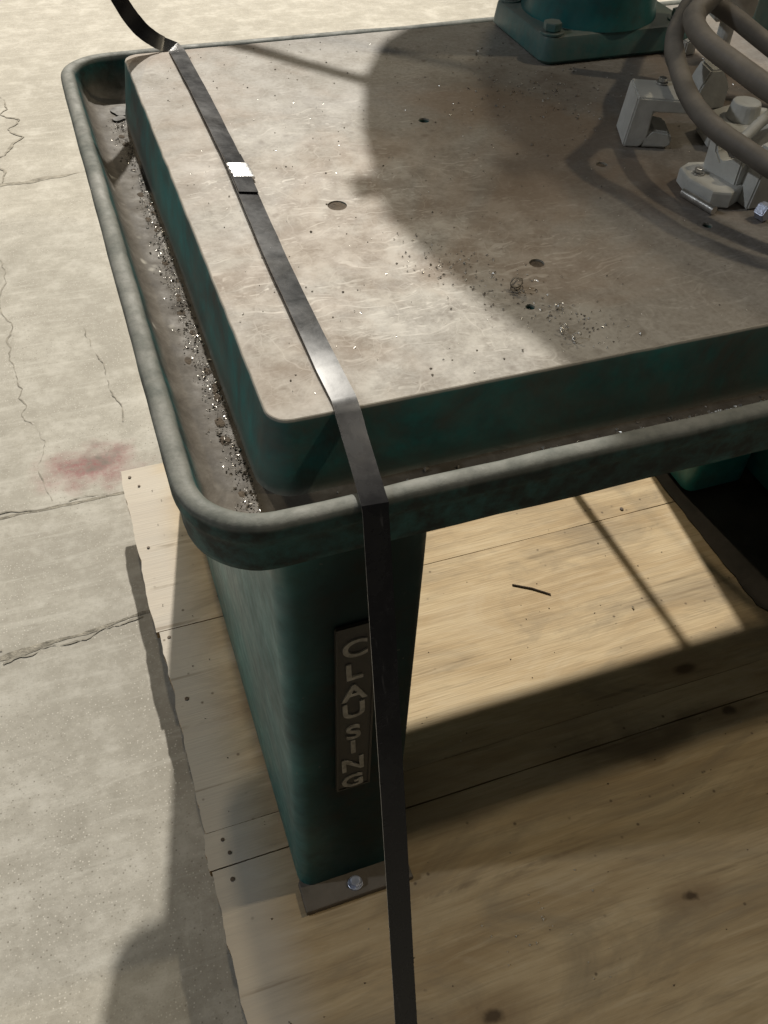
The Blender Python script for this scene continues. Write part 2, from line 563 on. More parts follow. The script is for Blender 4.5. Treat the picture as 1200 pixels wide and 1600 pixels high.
def extrude_profile(bm, prof, origin, ux, uz, uy, depth, bev=0.0015):
    """polygon prof (a,b) in plane (ux,uz), extruded along uy"""
    o, ux, uz, uy = Vector(origin), Vector(ux), Vector(uz), Vector(uy)
    b0 = bm.verts
    A = [b0.new(o + ux * a + uz * b) for a, b in prof]
    B = [b0.new(o + ux * a + uz * b + uy * depth) for a, b in prof]
    n = len(prof)
    fs = [bm.faces.new(A), bm.faces.new(list(reversed(B)))]
    for i in range(n):
        j = (i + 1) % n
        fs.append(bm.faces.new((A[j], A[i], B[i], B[j])))
    bmesh.ops.recalc_face_normals(bm, faces=fs)
    if bev:
        es = {e for f in fs for e in f.edges}
        bmesh.ops.bevel(bm, geom=list(es), offset=bev, segments=2, affect='EDGES', clamp_overlap=True)


def catmull(pts, n=8):
    P = [Vector(p) for p in pts]
    P = [P[0] * 2 - P[1]] + P + [P[-1] * 2 - P[-2]]
    out = []
    for i in range(1, len(P) - 2):
        for k in range(n):
            t = k / n
            a, b, c, d = P[i - 1], P[i], P[i + 1], P[i + 2]
            out.append(.5 * ((2 * b) + (c - a) * t + (2 * a - 5 * b + 4 * c - d) * t * t + (3 * b - a - 3 * c + d) * t ** 3))
    out.append(P[-2])
    return out


def tube(bm, pts, r, seg=16, bands=(), wob=0.0):
    up = Vector((0, 0, 1))
    rings = []
    nrm = None
    for i, p in enumerate(pts):
        t = (pts[min(i + 1, len(pts) - 1)] - pts[max(i - 1, 0)]).normalized()
        if nrm is None:
            nrm = (up - t * up.dot(t)).normalized()
        nrm = (nrm - t * nrm.dot(t)).normalized()
        bi = t.cross(nrm)
        rr = r
        for b in bands:
            if abs(i - b) < 2:
                rr = r * 1.09
        ring = []
        for k in range(seg):
            a = 2 * PI * k / seg
            q = p + (nrm * math.cos(a) + bi * math.sin(a)) * rr * (1 + wob * mnoise(p * 40 + Vector((k, 0, 0))))
            ring.append(q)
        rings.append(ring)
    loft(bm, rings, True, True)


def cyl(bm, c, r0, r1, z0, z1, seg=24, bev=0.0):
    def ring(r, z):
        return [(c[0] + r * math.cos(2 * PI * i / seg), c[1] + r * math.sin(2 * PI * i / seg), z) for i in range(seg)]
    if bev:
        rs = [ring(r0, z0), ring(r1, z1 - bev), ring(r1 - bev * .3, z1 - bev * .3), ring(r1 - bev, z1)]
    else:
        rs = [ring(r0, z0), ring(r1, z1)]
    loft(bm, rs, True, True)


def ribbon(bm, pts, sides, w, th, jag=0.0):
    """flat band: centre points, side vectors, width, thickness; mat slot 1 on its two narrow edges"""
    rings = []
    for i, p in enumerate(pts):
        t = (pts[min(i + 1, len(pts) - 1)] - pts[max(i - 1, 0)]).normalized()
        s = Vector(sides[i])
        s = (s - t * s.dot(t)).normalized()
        n = s.cross(t).normalized()
        j1 = jag * mnoise(p * 310)
        j2 = jag * mnoise(p * 290 + Vector((9, 2, 4)))
        a = s * (w / 2 + j1)
        b = -s * (w / 2 + j2)
        rings.append([p + a - n * th / 2, p + a + n * th / 2, p + b + n * th / 2, p + b - n * th / 2])
    vr = loft(bm, rings, True, True)
    for f in bm.faces:
        f.smooth = True
    bm.faces.ensure_lookup_table()
    k = 0
    for a in range(len(rings) - 1):
        for i in range(4):
            if i in (0, 2):
                bm.faces[k].material_index = 1
            k += 1


def boolean_cut(o, cutters):
    for c in cutters:
        md = o.modifiers.new('cut', 'BOOLEAN')
        md.operation = 'DIFFERENCE'
        md.solver = 'EXACT'
        md.object = c
    dg = bpy.context.evaluated_depsgraph_get()
    me = bpy.data.meshes.new_from_object(o.evaluated_get(dg))
    o.modifiers.clear()
    o.data = me
    for c in cutters:
        bpy.data.objects.remove(c)


# ------------------------------------------------------------------ floor
FZ = -0.130
bm = bmesh.new()
v = [bm.verts.new(p) for p in ((-12, -6, FZ), (14, -6, FZ), (14, 22, FZ), (-12, 22, FZ))]
bm.faces.new(v)
floor = struct(obj('floor', bm, MC))
floor['label'] = 'worn pale concrete warehouse floor'


LEVEL = [0]


def ground_strip(name, pts, w, mat, z, ragged=.5, step=.012):
    bm = bmesh.new()
    LEVEL[0] += 1
    z = FZ + .0004 + LEVEL[0] * .0002
    line = []
    for a, b in zip(pts, pts[1:]):
        a, b = Vector(a), Vector(b)
        n = max(2, int((b - a).length / step))
        for i in range(n):
            line.append(a.lerp(b, i / n))
    line.append(Vector(pts[-1]))
    L, Rr = [], []
    for i, p in enumerate(line):
        t = (line[min(i + 1, len(line) - 1)] - line[max(i - 1, 0)]).normalized()
        n = Vector((-t.y, t.x))
        q = Vector((p.x * 9, p.y * 9, w * 1000))
        ww = w * (1 + ragged * 1.3 * mnoise(q) + ragged * .7 * mnoise(q * 3.7) + ragged * .6 * mnoise(q * 13))
        ww = max(ww, w * .05)
        c = p + n * mnoise(Vector((p.x * 14, p.y * 14, 7))) * w * .8
        L.append(bm.verts.new((c.x + n.x * ww / 2, c.y + n.y * ww / 2, z)))
        Rr.append(bm.verts.new((c.x - n.x * ww / 2, c.y - n.y * ww / 2, z)))
    for i in range(len(line) - 1):
        bm.faces.new((L[i + 1], L[i], Rr[i], Rr[i + 1]))
    return obj(name, bm, mat, floor)


ground_strip('floor_joint', [(-6, 1.0), (-.2, .997), (1.5, .99), (8, .98)], .007, MJOINT, FZ + .002, .9)
ground_strip('floor_joint', [(-6, .575), (-.45, .605), (-.30, .615), (-.17, .632), (1.4, .66)], .007, MJOINT, FZ + .002, 1.5)
ground_strip('floor_joint', [(-6, 2.72), (-.3, 2.60), (.2, 2.66), (6, 2.6)], .016, MCRACK, FZ + .002, 1.0)


def crack(p0, p1, n, amp, w):
    """meandering hairline: several octaves of sideways wander"""
    pts = []
    p0, p1 = Vector(p0), Vector(p1)
    d = (p1 - p0)
    s = Vector((-d.y, d.x)).normalized()
    N = n * 5
    sd = random.random() * 40
    for i in range(N + 1):
        t = i / N
        e = min(1, t * 6, (1 - t) * 6)
        k = amp * e * (mnoise(Vector((t * n * .35, sd, 0))) + .45 * mnoise(Vector((t * n, sd, 5))) + .16 * mnoise(Vector((t * n * 3.1, sd, 9))))
        pts.append(tuple((p0 + d * t + s * k)[:]))
    ground_strip('floor_crack', [q[:2] for q in pts], w, MCRACK, FZ + .002, 1.5, .008)


crack((-.383, 1.85), (-.315, 1.02), 14, .05, .0026)
crack((-.36, 2.7), (-.383, 1.85), 9, .06, .0026)
crack((-6, .60), (-.45, .625), 60, .03, .006)
crack((-.45, .59), (-.17, .622), 8, .02, .0035)
crack((-.45, 1.012), (-.16, 1.006), 8, .012, .0025)
crack((-.175, 1.75), (-.12, 1.25), 9, .04, .0022)
crack((-.28, 3.3), (-.33, 2.62), 9, .10, .005)
crack((-.5, 3.9), (-.28, 3.3), 8, .10, .005)
crack((.1, 3.4), (.9, 3.05), 9, .08, .006)

# ------------------------------------------------------------------ pallet
pal = thing('pallet', (.5, .2, FZ), 'weathered tan plywood topped pallet carrying the teal machine', 'pallet')


def board(x0, x1, y0, y1, z0, z1, name='plywood_board', rag=.004):
    """sheet with slightly ragged left end"""
    bm = bmesh.new()
    out = []
    nx = 26
    out.append((x1, y0))
    out.append((x1, y1))
    ny = max(8, int((y1 - y0) / .012))
    for i in range(nx):
        x = x1 + (x0 - x1) * (i + 1) / nx
        if i < nx - 1:
            out.append((x, y1 + .0012 * mnoise(Vector((x * 9, y1 * 5, 2)))))
    for i in range(ny + 1):
        y = y1 + (y0 - y1) * i / ny
        q = Vector((3, y * 22, x0 * 9))
        out.append((x0 + rag * mnoise(q) + rag * .5 * mnoise(q * 5), y))
    for i in range(nx - 1):
        x = x0 + (x1 - x0) * (i + 1) / nx
        out.append((x, y0 + .0012 * mnoise(Vector((x * 9, y0 * 5, 4)))))
    lo = [bm.verts.new((x, y, z0)) for x, y in out]
    hi = [bm.verts.new((x, y, z1)) for x, y in out]
    n = len(out)
    bm.faces.new(hi)
    bm.faces.new(list(reversed(lo)))
    for i in range(n):
        j = (i + 1) % n
        f = bm.faces.new((lo[i], lo[j], hi[j], hi[i]))
        f.material_index = 1
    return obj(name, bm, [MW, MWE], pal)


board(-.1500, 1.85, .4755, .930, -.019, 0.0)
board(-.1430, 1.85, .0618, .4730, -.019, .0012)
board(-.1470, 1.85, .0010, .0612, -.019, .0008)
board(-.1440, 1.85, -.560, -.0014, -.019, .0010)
for y0 in (-.54, .14, .80):
    bm = bmesh.new()
    prism(bm, [(-.12, y0), (1.84, y0), (1.84, y0 + .09), (-.12, y0 + .09)], FZ + .001, -.0205, .003)
    obj('stringer', bm, MW, pal)


def nail(x, y, r=.0035, deep=False):
    bm = bmesh.new()
    cyl(bm, (x, y), r, r, 0.0005, .0024, 10, .0005)
    return obj('nail_head', bm, MNAIL, pal)


for x, y in ((-.133, .905), (-.118, .872), (-.128, .69), (-.128, .456), (-.122, .315),
             (-.118, .044), (-.112, .020), (-.117, -.022), (.86, .49)):
    nail(x, y, random.uniform(.0028, .0042))
# ------------------------------------------------------------------ drill press
H = .88
press = thing('drill_press', (.02, -.07, 0.0), 'heavy teal cast iron drill press table with coolant trough on pedestals', 'drill press')

# tray: one profile swept round a rounded rectangle
TX0, TX1, TY0, TY1, TR = -.095, 1.72, -.095, .964, .078
prof = [(.118, .7905), (.010, .7905), (.006, .793), (.0052, .800), (.0056, .822), (.0040, .830), (.0010, .834), (0, .838), (0, .8475), (.0007, .8508), (.0026, .8531),
        (.0060, .8545), (.0105, .8550), (.0155, .8543), (.0190, .8520), (.0215, .847), (.0240, .838), (.0275, .822), (.033, .810),
        (.042, .8035), (.055, .8005), (.085, .800), (.118, .800)]


bm = bmesh.new()
base = rrect(TX0, TX1, TY0, TY1, TR, 12)
rings = []
for off, z in prof:
    r = max(TR - off, .012)
    ring = rrect(TX0 + off, TX1 - off, TY0 + off, TY1 - off, r, 12)
    # subdivide long sides evenly so that casting waviness can show
    pts = []
    n = len(ring)
    for i in range(n):
        a, b = Vector(ring[i]), Vector(ring[(i + 1) % n])
        if (i + 1) % 13 == 0:
            for j in range(40):
                pts.append(a.lerp(b, j / 40))
        else:
            pts.append(a)
    rr = []
    for p in pts:
        w = .0007 * mnoise(Vector((p.x * 13, p.y * 13, z * 20))) + .0004 * mnoise(Vector((p.x * 47, p.y * 47, z * 60)))
        w2 = .0022 * mnoise(Vector((p.x * 3, p.y * 3, 5.5)))
        rr.append((p.x + w, p.y + w, z + w + w2 * (1 if z > .805 else .2)))
    rings.append(rr)
loft(bm, rings)
tray = obj('tray', bm, MT, press, True, 60)
# drain in the back left corner: black discs on the trough floor paint the dark of openings
bm = bmesh.new()
pts = [(-.018 + .014 * math.cos(a) * (1 + .25 * math.sin(3 * a)), .862 + .018 * math.sin(a)) for a in [2 * PI * i / 14 for i in range(14)]]
loft(bm, [[(x, y, .8022) for x, y in pts], [(x * .98 - .0004, y, .8026) for x, y in pts]], True)
obj('drain_hole', bm, MBLK, tray)
bm = bmesh.new()
pts = [(-.024 + .010 * math.cos(a), .836 + .008 * math.sin(a) * (1 + .4 * math.sin(2 * a))) for a in [2 * PI * i / 12 for i in range(12)]]
loft(bm, [[(x, y, .8022) for x, y in pts], [(x, y, .8026) for x, y in pts]], True)
obj('drain_hole', bm, MBLK, tray)

# table plate (drafted sides, broken top edge)
bm = bmesh.new()
rings = []
for ins, z in ((-.016, .7985), (-.013, .803), (-.0105, .812), (-.001, .8765), (0, .8785), (.0006, .8794), (.0016, .88)):
    ring = rrect(ins, 1.625 - ins, ins, .8690 - ins, .022 - ins, 10)
    pts = []
    n = len(ring)
    for i in range(n):
        a, b = Vector(ring[i]), Vector(ring[(i + 1) % n])
        if (i + 1) % 11 == 0:
            for j in range(60):
                pts.append(a.lerp(b, j / 60))
        else:
            pts.append(a)
    rr = []
    for p in pts:
        w = .0007 * mnoise(Vector((p.x * 35, p.y * 35, z * 9))) + .0004 * mnoise(Vector((p.x * 130, p.y * 130, z * 30)))
        if z == .88:
            rr.append((p.x + w, p.y + w, z))
        else:
            rr.append((p.x + w, p.y + w, z))
    rings.append(rr)
loft(bm, rings, True, True)
plate = obj('table_plate', bm, MI, press, True, 35)
holes = [(.172, .352, .0115), (.344, .172, .0085), (.355, .542, .0075), (.529, .361, .0072), (.30, .098, .005), (.575, .19, .006)]
cutters = []
for x, y, r in holes:
    bm = bmesh.new()
    cyl(bm, (x, y), r, r, .872, .89, 20)
    c = obj('cutter', bm, None)
    cutters.append(c)
bpy.context.view_layer.update()
boolean_cut(plate, cutters)
plate.data.set_sharp_from_angle(angle=math.radians(22))
for i, (x, y, r) in enumerate(holes):
    bm = bmesh.new()
    zt = .8785 if i == 0 else (.8775 if i in (1, 3) else .8745)
    ring = []
    for k, dz in ((1.03, 0), (.7, .0006), (.35, -.0012)):
        ring.append([(x + r * k * math.cos(a * PI / 10), y + r * k * math.sin(a * PI / 10), zt + dz + .0008 * mnoise(Vector((a * 1.7, k * 9, i)))) for a in range(20)])
    loft(bm, ring, True)
    obj('hole_plug', bm, MDIRT if i in (0, 1, 3) else MBLK, plate, True)


# pedestals
def pedestal(name, x0, x1, y0, y1, z1, mat, r=.022, foot=True, taper=0.0):
    bm = bmesh.new()
    zs = [(0.0155, 0), (.05, 0), (.25, 0), (.5, 0), (.72, 0), (z1 - .012, 0), (z1 - .004, -.003), (z1, -.006)]
    rings = []
    for z, ins in zs:
        rings.append([(p[0] + .0008 * mnoise(Vector((p[0] * 9, p[1] * 9, z * 7))), p[1] + .0008 * mnoise(Vector((p[0] * 8, p[1] * 9, z * 6 + 4))), z)
                      for p in rrect(x0 + ins, x1 - ins, y0 + ins, y1 - ins, r, 6)])
    loft(bm, rings, True, True)
    return obj(name, bm, mat, press, True, 40)


ped = pedestal('pedestal', -.022, .134, -.0754, .90, .7895, MP)
bm = bmesh.new()
prism(bm, [(-.0245, -.112), (.146, -.112), (.146, .30), (-.0205, .30), (-.0205, -.06), (-.0245, -.066)], .0015, .0155, .0025)
obj('foot_plate', bm, MRUST, ped)


def hexbolt(name, x, y, z, r, h, mat, parent, washer=True):
    bm = bmesh.new()
    if washer:
        cyl(bm, (x, y), r * 1.35, r * 1.35, z, z + h * .2, 18, h * .05)
    pts = [(x + r * math.cos(a), y + r * math.sin(a)) for a in [PI / 3 * i + .3 for i in range(6)]]
    prism(bm, pts, z + h * .21, z + h, h * .1)
    return obj(name, bm, mat, parent)


hexbolt('bolt', .058, -.0935, .0157, .0085, .012, MZINC, ped)
# cast name pad with raised letters reading downwards
bm = bmesh.new()
pad = [(.033, .310), (.079, .310), (.079, .664), (.033, .664)]
extrude_profile(bm, pad, (0, -.0762, 0), (1, 0, 0), (0, 0, 1), (0, -1, 0), .0035, .0014)
npad = obj('name_plate', bm, MPLATE, press)
bm = bmesh.new()
for a, b, c, d in ((.0335, .3105, .0785, .3135), (.0335, .6605, .0785, .6635), (.0335, .3135, .0365, .6605), (.0755, .3135, .0785, .6605)):
    extrude_profile(bm, [(a, b), (c, b), (c, d), (a, d)], (0, -.0798, 0), (1, 0, 0), (0, 0, 1), (0, -1, 0), .0012, .0003)
nb = obj('plate_border', bm, MPLATE, npad)
Zs = [.6253, .5824, .5401, .5027, .4529, .4185, .3743, .3305]
for ch, z in zip('CLAUSING', Zs):
    cu = bpy.data.curves.new('letter', 'FONT')
    cu.body = ch
    cu.align_x = 'CENTER'
    cu.align_y = 'CENTER'
    cu.size = .043
    cu.extrude = .0013
    cu.offset = .0008
    tmp = bpy.data.objects.new('letter', cu)
    COL.objects.link(tmp)
    bpy.context.view_layer.update()
    me = bpy.data.meshes.new_from_object(tmp.evaluated_get(bpy.context.evaluated_depsgraph_get()))
    bpy.data.objects.remove(tmp)
    xs = [q.co.x for q in me.vertices]
    ys = [q.co.y for q in me.vertices]
    cx, cy = (min(xs) + max(xs)) / 2, (min(ys) + max(ys)) / 2
    hgt = max(ys) - min(ys)
    M = Matrix.Translation((.0545, -.0803, z)) @ Matrix.Rotation(PI / 2, 4, 'X') @ Matrix.Rotation(.04, 4, 'Z') @ \
        Matrix.Diagonal((.98, .031 / hgt, 1, 1)) @ Matrix.Translation((-cx, -cy, 0))
    me.transform(M)
    me.materials.clear()
    objm('letter', me, MLET, npad)

ped2 = pedestal('pedestal', 1.012, 1.165, .478, .90, .7895, MP)
ped3 = pedestal('pedestal', 1.19, 1.42, .28, .90, .7890, MP)
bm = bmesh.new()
out = [(1.5, .93), (.990, .93)]  # thin dark sheet with a ragged left edge
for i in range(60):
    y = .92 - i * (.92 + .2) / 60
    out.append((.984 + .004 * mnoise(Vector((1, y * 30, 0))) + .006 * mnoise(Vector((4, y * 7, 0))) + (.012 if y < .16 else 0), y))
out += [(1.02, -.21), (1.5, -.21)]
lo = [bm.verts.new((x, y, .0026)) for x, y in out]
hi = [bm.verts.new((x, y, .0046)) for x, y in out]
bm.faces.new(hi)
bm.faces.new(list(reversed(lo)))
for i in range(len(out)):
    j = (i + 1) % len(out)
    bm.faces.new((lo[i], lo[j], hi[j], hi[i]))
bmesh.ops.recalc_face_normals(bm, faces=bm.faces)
tag(obj('dark_sheet', bm, MSHEET), 'thin dark sheet on the pallet at right under the table', 'sheet')

# column with its bolted flange
CX, CY = .724, .776
bm = bmesh.new()
prism(bm, rrect(.600, .86, .674, .862, .016, 5), H + .0003, H + .040, .006, .004)
fl = obj('column_flange', bm, MF, press, True, 40)
bm = bmesh.new()
prof2 = [(.1075, .9195), (.1065, .926), (.1045, .934), (.1035, .95), (.103, 1.0), (.102, 1.3), (.102, 1.78)]
loft(bm, [[(CX + r * math.cos(2 * PI * i / 48), CY + .98 * r * math.sin(2 * PI * i / 48), z) for i in range(48)] for r, z in prof2], True, True)
column = obj('column', bm, MP, press, True, 50)
for x, y in ((.618, .694), (.618, .842), (.842, .694), (.842, .842)):
    hexbolt('flange_bolt', x, y, .9195, .014, .016, MF, fl)
# head above the picture, whose shade falls over the plate
bm = bmesh.new()
prism(bm, [(.412, 1.275), (.432, 1.16), (.500, .925), (.96, .72), (.97, 1.60), (.64, 1.64), (.535, 1.55), (.47, 1.44)], 1.55, 1.75, .012)
head = obj('drill_head', bm, MP, press, True, 40)
bm = bmesh.new()
tube(bm, [Vector((.46, 1.21, 1.61)), Vector((.412, 1.20, 1.605)), Vector((.372, 1.19, 1.60))], .017, 14)
obj('feed_handle', bm, MF, head, True, 50)
bm = bmesh.new()  # unseen tube added to cast a thin curved shadow on the plate
tube(bm, catmull([(.52, 1.40, 1.60), (.473, 1.40, 1.55), (.395, 1.40, 1.48), (.284, 1.40, 1.38), (.165, 1.30, 1.23), (.12, 1.26, 1.17)], 8), .011, 12)
obj('shadow_tube', bm, MHOSE, head, True, 50)

# ------------------------------------------------------------------ steel strap over the table
strap = thing('steel_strap', (.077, .44, .88), 'dark steel strap with bright seal running over the table and down its front', 'strap')
pts, sides = [], []
X = (1, 0, 0)
key = []
# springy free end rising behind the table
tail = catmull([(-.016, .846, 1.03), (-.012, .858, 1.012), (.004, .876, .965), (.018, .886, .932), (.033, .884, .909), (.050, .878, .895), (.064, .876, .887)], 6)
tsides = []
for i, p in enumerate(tail):
    t = i / (len(tail) - 1)
    a = Vector((.75, -.55, .35)).lerp(Vector((.93, .36, .02)), min(1, t * 1.1))
    tsides.append(a)
run = [(.0765, .874, .8830), (.0790, .862, .8822)]
rtilt = [.0, .0]



def strap_x(y):
    ks = [(0.0, .0710), (.10, .0708), (.26, .0725), (.48, .0800), (.70, .0808), (.87, .0790)]
    for (a, xa), (b, xb) in zip(ks, ks[1:]):
        if y <= b:
            return xa + (xb - xa) * (y - a) / (b - a)
    return ks[-1][1]


for i in range(1, 31):
    y = .862 - i * (.862 - .03) / 31
    e = max(0.0, min(1.0, (y - .05) / .14)) * min(1.0, (.862 - y) / .12)
    rtilt.append(.15 * e + .02 * math.sin(y * 17))
    run.append((strap_x(y), y, .8830 + .0016 * e + .0003 * math.sin(y * 23)))
run += [(.0712, .012, .8832), (.0704, .002, .8824), (.0698, -.006, .8802), (.0680, -.03, .8745), (.0655, -.070, .8648), (.0640, -.092, .8592),
        (.0635, -.0985, .8572), (.0632, -.1020, .8520), (.0630, -.1050, .843)]
rtilt += [0.0] * 9
tip = Vector((.0630, -.1050, .843))
end = Vector((-.014, -.5640, .004))
front = [tip.lerp(end, k / 10) for k in range(1, 11)]
bend = [Vector((-.0145, -.5665, -.004)), Vector((-.015, -.567, -.05)), Vector((-.016, -.567, FZ + .02))]
pts = tail + [Vector(q) for q in run] + front + bend
sides = tsides + [(math.cos(a), 0, -math.sin(a)) for a in rtilt] + [X] * (len(front) + len(bend))
bm = bmesh.new()
ribbon(bm, pts, sides, .0236, .0010, .0006)
obj('band', bm, [MS, MEDGE], strap, True, 30)
# crimped seal wrapped round the band
bm = bmesh.new()


def seal_ring(y, w, th, zc):
    out = []
    for a in range(20):
        t = 2 * PI * a / 20
        cx = math.copysign(abs(math.cos(t)) ** .35, math.cos(t))
        cz = math.copysign(abs(math.sin(t)) ** .6, math.sin(t))
        out.append((.0814 + w / 2 * cx, y + .0006 * mnoise(Vector((a, y * 99, 0))), zc + th / 2 * cz - .13 * w / 2 * cx))
    return out


rr = []
for i in range(15):
    y = .437 + i * .036 / 14
    pinch = .0016 if i in (3, 7, 11) else 0.0
    rr.append(seal_ring(y, .0274 - pinch, .0044 - pinch * .5, .8852))
loft(bm, rr, True, True)
obj('seal', bm, MSEAL, strap, True, 40)
# free overlap of the band on both sides of the seal
bm = bmesh.new()
P3 = [Vector((strap_x(y) + .0006, y, .8860 + .0002 * k)) for k, y in enumerate((.500, .475, .455, .435, .415, .398))]
ribbon(bm, P3, [(math.cos(.15), 0, -math.sin(.15))] * 6, .0230, .0010, .0004)
obj('band_end', bm, [MS, MEDGE], strap, True, 30)

# second strap behind the table, seen by its shadow on the pallet
bm = bmesh.new()
P2 = [Vector(q) for q in ((.905, .80, .8822), (.908, .862, .8822), (.909, .874, .8806), (.910, .955, .8605), (.910, .966, .856), (.909, .9695, .848), (.905, .972, .80),
                          (.84, .975, .40), (.776, .977, .03), (.775, .977, -.02))]
ribbon(bm, P2, [X] * len(P2), .019, .001)
tag(obj('steel_strap', bm, [MS, MEDGE], None, True, 30), 'narrow steel strap hanging down behind the table between the pedestals', 'strap')

# ------------------------------------------------------------------ hoses
def hose(pts, r, label, bands=()):
    bm = bmesh.new()
    tube(bm, catmull(pts, 9), r, 18, bands, .02)
    o = obj('rubber_hose', bm, MHOSE, None, True, 60)
    return tag(o, label, 'hose')


hose([(.90, .70, 1.045), (.787, .578, 1.020), (.724, .526, 1.000), (.677, .476, .980), (.637, .393, .970), (.609, .314, .965), (.605, .258, .960),
      (.615, .212, .955), (.627, .167, .950), (.66, .10, .935), (.74, .03, .915), (.9, -.01, .902)], .0118,
     'dusty rubber hose curving over the grey castings, nearest the table middle', (31,))
hose([(.80, .50, 1.12), (.699, .409, 1.088), (.638, .374, 1.064), (.606, .354, 1.050), (.597, .314, 1.040), (.608, .263, 1.030), (.614, .209, 1.025), (.626, .157, 1.020),
      (.66, .09, 1.0), (.74, .02, .97), (.9, -.02, .93), (1.0, -.03, .91)], .0122,
     'upper dusty rubber hose looping at the top right corner', (27,))

# ------------------------------------------------------------------ grey castings under the hoses
def casting(name, label, parts, mat=MALU, loc=(0, 0, 0), cat='casting'):
    t = thing(name, loc, label, cat)
    for pn, bm, mt in parts:
        obj(pn, bm, mt or mat, t, False)
    return t


# channel shaped bracket: web at the left, top and bottom flanges reaching right
ax = Vector((.93, -.37, 0)).normalized()      # along the open front
ay = Vector((.37, .93, 0)).normalized()       # into depth
bmw = bmesh.new()
extrude_profile(bmw, [(0, 0), (.022, 0), (.030, .012), (.030, .046), (.085, .046), (.085, .062), (.006, .064)], (.580, .398, H + .0006), ax, (0, 0, 1), ay, .062, .002)
bmf = bmesh.new()
extrude_profile(bmf, [(.0225, 0), (.058, 0), (.064, .008), (.058, .020), (.034, .024), (.0235, .012)], (.580, .398, H + .0006), ax, (0, 0, 1), ay, .05, .003)
casting('channel_bracket', 'grey cast channel bracket with open front lying on the table', [('web', bmw, None), ('foot', bmf, None)], loc=(.60, .40, H), cat='bracket')

# saddle clamp under the front hose
by = Vector((.20, -.98, 0)).normalized()
bx = Vector((.98, .20, 0)).normalized()
bmb = bmesh.new()
prism(bmb, [(.588, .262), (.598, .224), (.618, .214), (.650, .230), (.648, .292), (.612, .300), (.594, .290)], H + .0006, H + .022, .003)
bmu = bmesh.new()
extrude_profile(bmu, [(0, 0), (.055, 0), (.055, .052), (.046, .062), (.040, .046), (.024, .038), (.014, .047), (.010, .066), (0, .060)],
                (.6205, .283, H + .0008), by, (0, 0, 1), bx, .018, .002)
bmv = bmesh.new()
extrude_profile(bmv, [(0, 0), (.036, 0), (.030, .058), (.006, .060)], (.640, .206, H + .0008), (1, 0, 0), (0, 0, 1), (0, 1, 0), .028, .002)
casting('saddle_clamp', 'grey cast saddle clamp standing under the front hose by the steel pin', [('base', bmb, None), ('yoke', bmu, None), ('cheek', bmv, None)], loc=(.62, .25, H), cat='clamp')

# further castings piled behind
bmk = bmesh.new()
extrude_profile(bmk, [(0, 0), (.05, 0), (.05, .03), (.03, .055), (.012, .055), (0, .03)], (.735, .468, H + .0006), (1, 0, 0), (0, 0, 1), (.2, .98, 0), .04, .0025)
casting('casting_block', 'small grey casting block behind the channel bracket', [('body', bmk, None)], loc=(.75, .48, H))
bmk = bmesh.new()
prism(bmk, [(.685, .36), (.72, .335), (.79, .35), (.80, .40), (.76, .425), (.70, .41)], H + .0006, H + .028, .004)
bmn = bmesh.new()
cyl(bmn, (.745, .38), .022, .019, H + .0285, H + .05, 20, .003)
casting('hub_casting', 'low grey hub casting lying between the two hoses', [('base', bmk, None), ('boss', bmn, None)], loc=(.74, .38, H))
bmk = bmesh.new()
extrude_profile(bmk, [(0, 0), (.06, .0), (.06, .04), (.045, .05), (.0, .045)], (.71, .21, H + .0006), (.9, .3, 0), (0, 0, 1), (-.3, .9, 0), .07, .003)
casting('casting_block', 'grey casting block at the right picture edge below the hoses', [('body', bmk, None)], loc=(.73, .24, H))
bmk = bmesh.new()
extrude_profile(bmk, [(0, 0), (.058, .004), (.060, .034), (.02, .040), (-.004, .028)], (.845, .612, H + .062), (.96, -.25, 0), (0, 0, 1), (.25, .96, 0), .05, .003)
bmp = bmesh.new()
cyl(bmp, (.882, .628), .012, .012, H + .0006, H + .066, 14)
casting('dusty_block', 'pale dusty block on a short post beside the column', [('body', bmk, MALW), ('post', bmp, MALU)], loc=(.87, .63, H), cat='block')
bmk = bmesh.new()
extrude_profile(bmk, [(0, 0), (.02, 0), (.02, .022), (0, .02)], (.838, .655, H + .0006), (1, 0, 0), (0, 0, 1), (0, 1, 0), .014, .002)
tag(obj('small_block', bmk, MALW), 'tiny pale block on the table under the hoses', 'block')
bm = bmesh.new()
tube(bm, [Vector((.690, .306, .916)), Vector((.72, .318, .93)), Vector((.80, .345, .962))], .007, 12)
tag(obj('steel_rod', bm, MALU, None, True, 50), 'thin grey rod slanting from the clamp at right edge', 'rod')
# larger dark lumps of the machine further right
bmk = bmesh.new()
prism(bmk, rrect(1.0, 1.22, .50, .74, .03, 5), H + .0006, H + .09, .008)
bmn = bmesh.new()
cyl(bmn, (1.11, .62), .075, .07, H + .0905, H + .20, 28, .006)
casting('spindle_base', 'dusty grey cast spindle base behind the hoses', [('base', bmk, MF), ('barrel', bmn, MF)], loc=(1.1, .6, H), cat='machine part')

